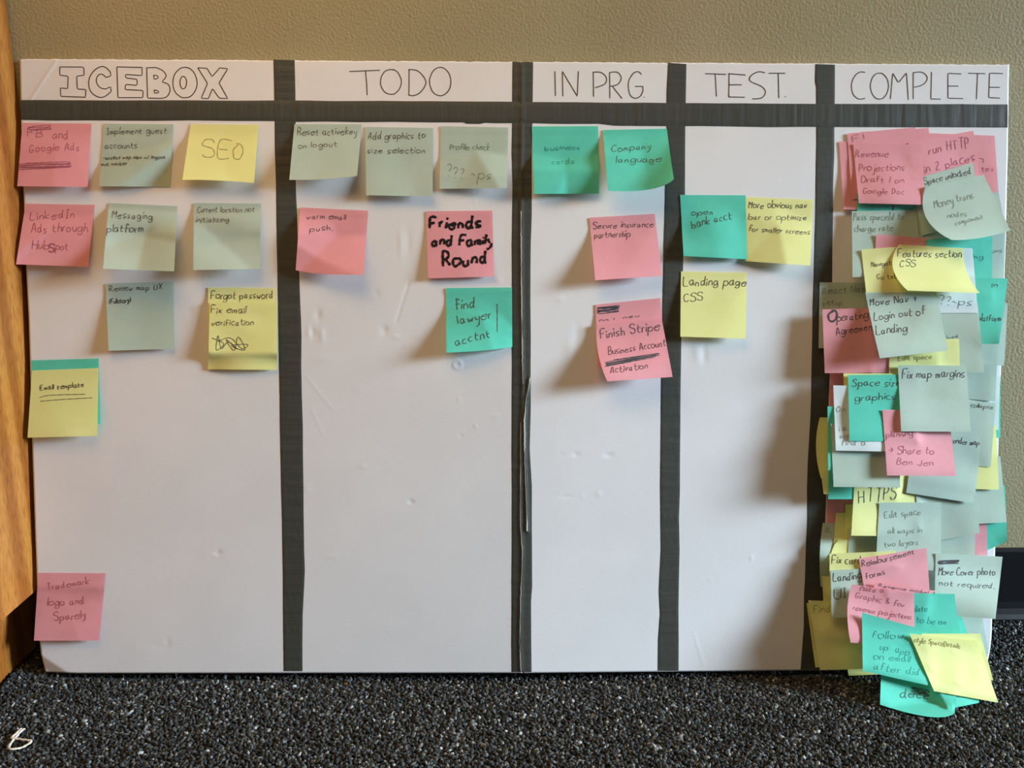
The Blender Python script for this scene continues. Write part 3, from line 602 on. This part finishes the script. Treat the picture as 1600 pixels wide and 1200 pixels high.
# middle left
c('yellow', (1318,583,1420,584,1420,655,1318,655), (2,3), 'yellow note peeping out above the space size note')
c('teal', (1293,635,1395,638,1397,735,1294,735), (4,8), 'teal note showing as a dark strip at left of the white find note')
c('mint', (1298,662,1404,665,1406.6,762,1302.5,760.7), (7,9), 'pale green blank note with its lower half showing at left', wr=.5)
c('white', (1302,602,1405,605,1408,706,1306,704), (9,14), 'whitish note with writing hidden by the teal space size note', [('On',1307,644,1320,644,9),('is',1312,674,1322,672,8),('app',1313,686,1328,682,8),('find a',1315,696,1352,696,9)], soft=True)
c('mint', (1430,672,1531,683,1520,786,1416,770), (8,8), 'grey green note rolling up at its bottom, right of the pink share note', [('render map',1486,692,1530,696,9)], bulge={'r':(1528,740)}, fold=((.9,-3,.08),))
c('teal', (1325,586,1430,585,1432,690,1327.6,689), (9,12), 'teal note reading space size graphics', [('Space size',1332,603,1407,603,12),('graphics',1336,626,1399,624,11)], wr=.9)
c('pink', (1379,640,1482,642,1493.7,743.7,1386,743), (12,12), 'bright pink note with an arrow and the word share', [('planning',1385,683.6,1426,681,10),('> Share to',1389,709,1459,709,11),('Ben Jen',1401,725.7,1457.6,728,10)], soft=True, wr=.5)
c('mint', (1403,570.6,1510,571,1517,674.7,1408,674), (9,10), 'pale green note reading fix map margins in the middle of the pile', [('Fix map margins',1410,591,1506.5,589,13)], wr=.5)
# bottom
c('yellow', (1310,958,1400,952,1412,1052,1326,1056), (3,3), 'olive yellow note, lowest corner hanging under the bottom left of the pile')
c('yellow', (1260,942,1362,945,1380,1040,1274,1043), (2,5), 'olive yellow note behind the one at bottom left of the pile')
c('yellow', (1284,900,1385,905,1385,1000,1290,995), (3,5), 'olive yellow note in shade left of the landing UI note')
c('yellow', (1263,938,1365,942,1385,1044,1281,1047), (4,5), 'olive yellow note at the bottom left of the pile beside the tape', [('Find',1271,958,1298,956,11)], soft=True)
c('mint', (1440,960,1535,964,1545,1020,1450,1062), (6,8), 'pale green note low at right beside the bare board corner')
c('teal', (1400,930,1497,950,1518,1006,1420,1020), (6,6), 'teal note showing as a sliver right of the low teal note')
c('yellow', (1296,865,1400,861,1400,962,1297,965), (5,7), 'yellow note starting with fix above the landing UI note', [('Fix cards',1300,880.6,1352,880,12)])
c('mint', (1298,891,1402,886,1400,962,1299.5,965.6), (8,10), 'pale green note reading landing UI', [('Landing',1302,908,1346,904,13),('UI',1303.6,935,1322,933,14)], wr=.6)
c('mint', (1462,864,1566.6,870,1555.4,967,1460,961), (16,9), 'grey green note reading cover photo not required, at the right edge', [('~scr',1466,879,1497,878,6,9),('Move Cover photo',1466.5,898.6,1555,898.6,11),('not required.',1468,915,1553,920,9)], wr=1.2)
c('pink', (1342,873,1448,856,1453,930,1355,945), (11,10), 'dark pink note reading reimbursement forms', [('Reimbursement',1347.5,886,1429,866,10),('forms',1353.5,905,1383,897,10)], wr=.8)
c('pink', (1366,910,1467,924,1440,1000,1362,1000), (6,6), 'pink note behind the graphic note, a dark sliver along its top', [('Revenue model',1373,917,1450,928,5)], bulge={'r':(1450,940)})
c('teal', (1388,926,1491.6,928,1512,1025,1405,1030), (12,8), 'teal note ending with to on beside the pink graphic note', [('update',1418,956,1449,955,10),('to be on',1432,973,1478,976,10)], soft=True, bulge={'r':(1498,975)})
c('pink', (1331,913,1428,927,1430,1014,1329,1004), (13,16), 'light pink note reading graphic for revenue projections', [('Make a',1344,923,1380,926,9),('Graphic & for',1336.5,934,1413,949,9),('revenue projections',1333,953,1423.6,968,9)], soft=True, bulge={'l':(1324,955),'b':(1380,1008)})
c('teal', (1420,1004,1520,1012,1530,1098,1482,1108), (24,24), 'dark teal note lowest at right under the yellow one')
c('teal', (1378,1012,1495,1025,1492,1114,1375,1101), (26,24), 'teal note lowest in the middle with a dark scrawl, touching the carpet', [('deck',1406.5,1089,1450,1092,14),('~scr',1425,1078,1450,1084,8,6)], bulge={'b':(1452,1120)}, wr=.8, base=48)
c('teal', (1347,957,1450,986,1450,1071,1348,1048), (22,18), 'large teal note reading follow up on email after', [('follow',1362.6,996,1411,999,12),('up  app',1375,1014,1420,1024,11),('on email',1365,1030,1421,1035,11),('after did',1365,1046,1436,1055,11)], soft=True, wr=.5)
c('yellow', (1440,990,1532,990,1552,1063,1460,1075), (8,5), 'pale yellow note showing a corner right of the front yellow note')
c('yellow', (1421,990,1526,1001,1560,1098,1459.4,1080), (22,20), 'bright yellow note reaching furthest forward at the bottom right', [('style SpaceDetails',1428,1003,1500,1013,8,1.2)], soft=True, wr=.3)
# ------------------------------------------------------------------ a loop of white string on the carpet
sp_ = smooth([(500, 425), (400, 520), (290, 620), (300, 650), (420, 668), (560, 690), (700, 705), (728, 735), (640, 800), (520, 865), (400, 895), (260, 905), (205, 870), (240, 790), (320, 680), (400, 590), (480, 500), (570, 430)], k=6)
sp_ = np.stack([sp_[:, 0]/15, 1110+sp_[:, 1]/15], 1); sp_ = resample(sp_, .8)
c3 = fp(sp_[:, 0], sp_[:, 1], np.full(len(sp_), .0022)+.0006*np.sin(np.arange(len(sp_))*.13)); nS = len(c3); tg = np.gradient(c3, axis=0); tg /= np.linalg.norm(tg, axis=1)[:, None]
sd = np.cross(tg, [0, 0, 1.0]); sd /= np.linalg.norm(sd, axis=1)[:, None]; upv = np.cross(sd, tg)
V = []; K = 8
for i in range(nS):
    for j in range(K):
        t = 2*math.pi*j/K; r = .00105*(1+.16*math.sin(2*t+i*.55)); V.append(c3[i]+sd[i]*math.cos(t)*r*1.25+upv[i]*math.sin(t)*r*.9)
Fc = [(i*K+j, i*K+(j+1) % K, (i+1)*K+(j+1) % K, (i+1)*K+j) for i in range(nS-1) for j in range(K)]+[tuple(range(K))[::-1], tuple(range((nS-1)*K, nS*K))]
tag(mk('string', V, Fc, M['string'], origin=c3.mean(0), smooth=True), 'short white string looped like a figure eight on the dark carpet', 'string')
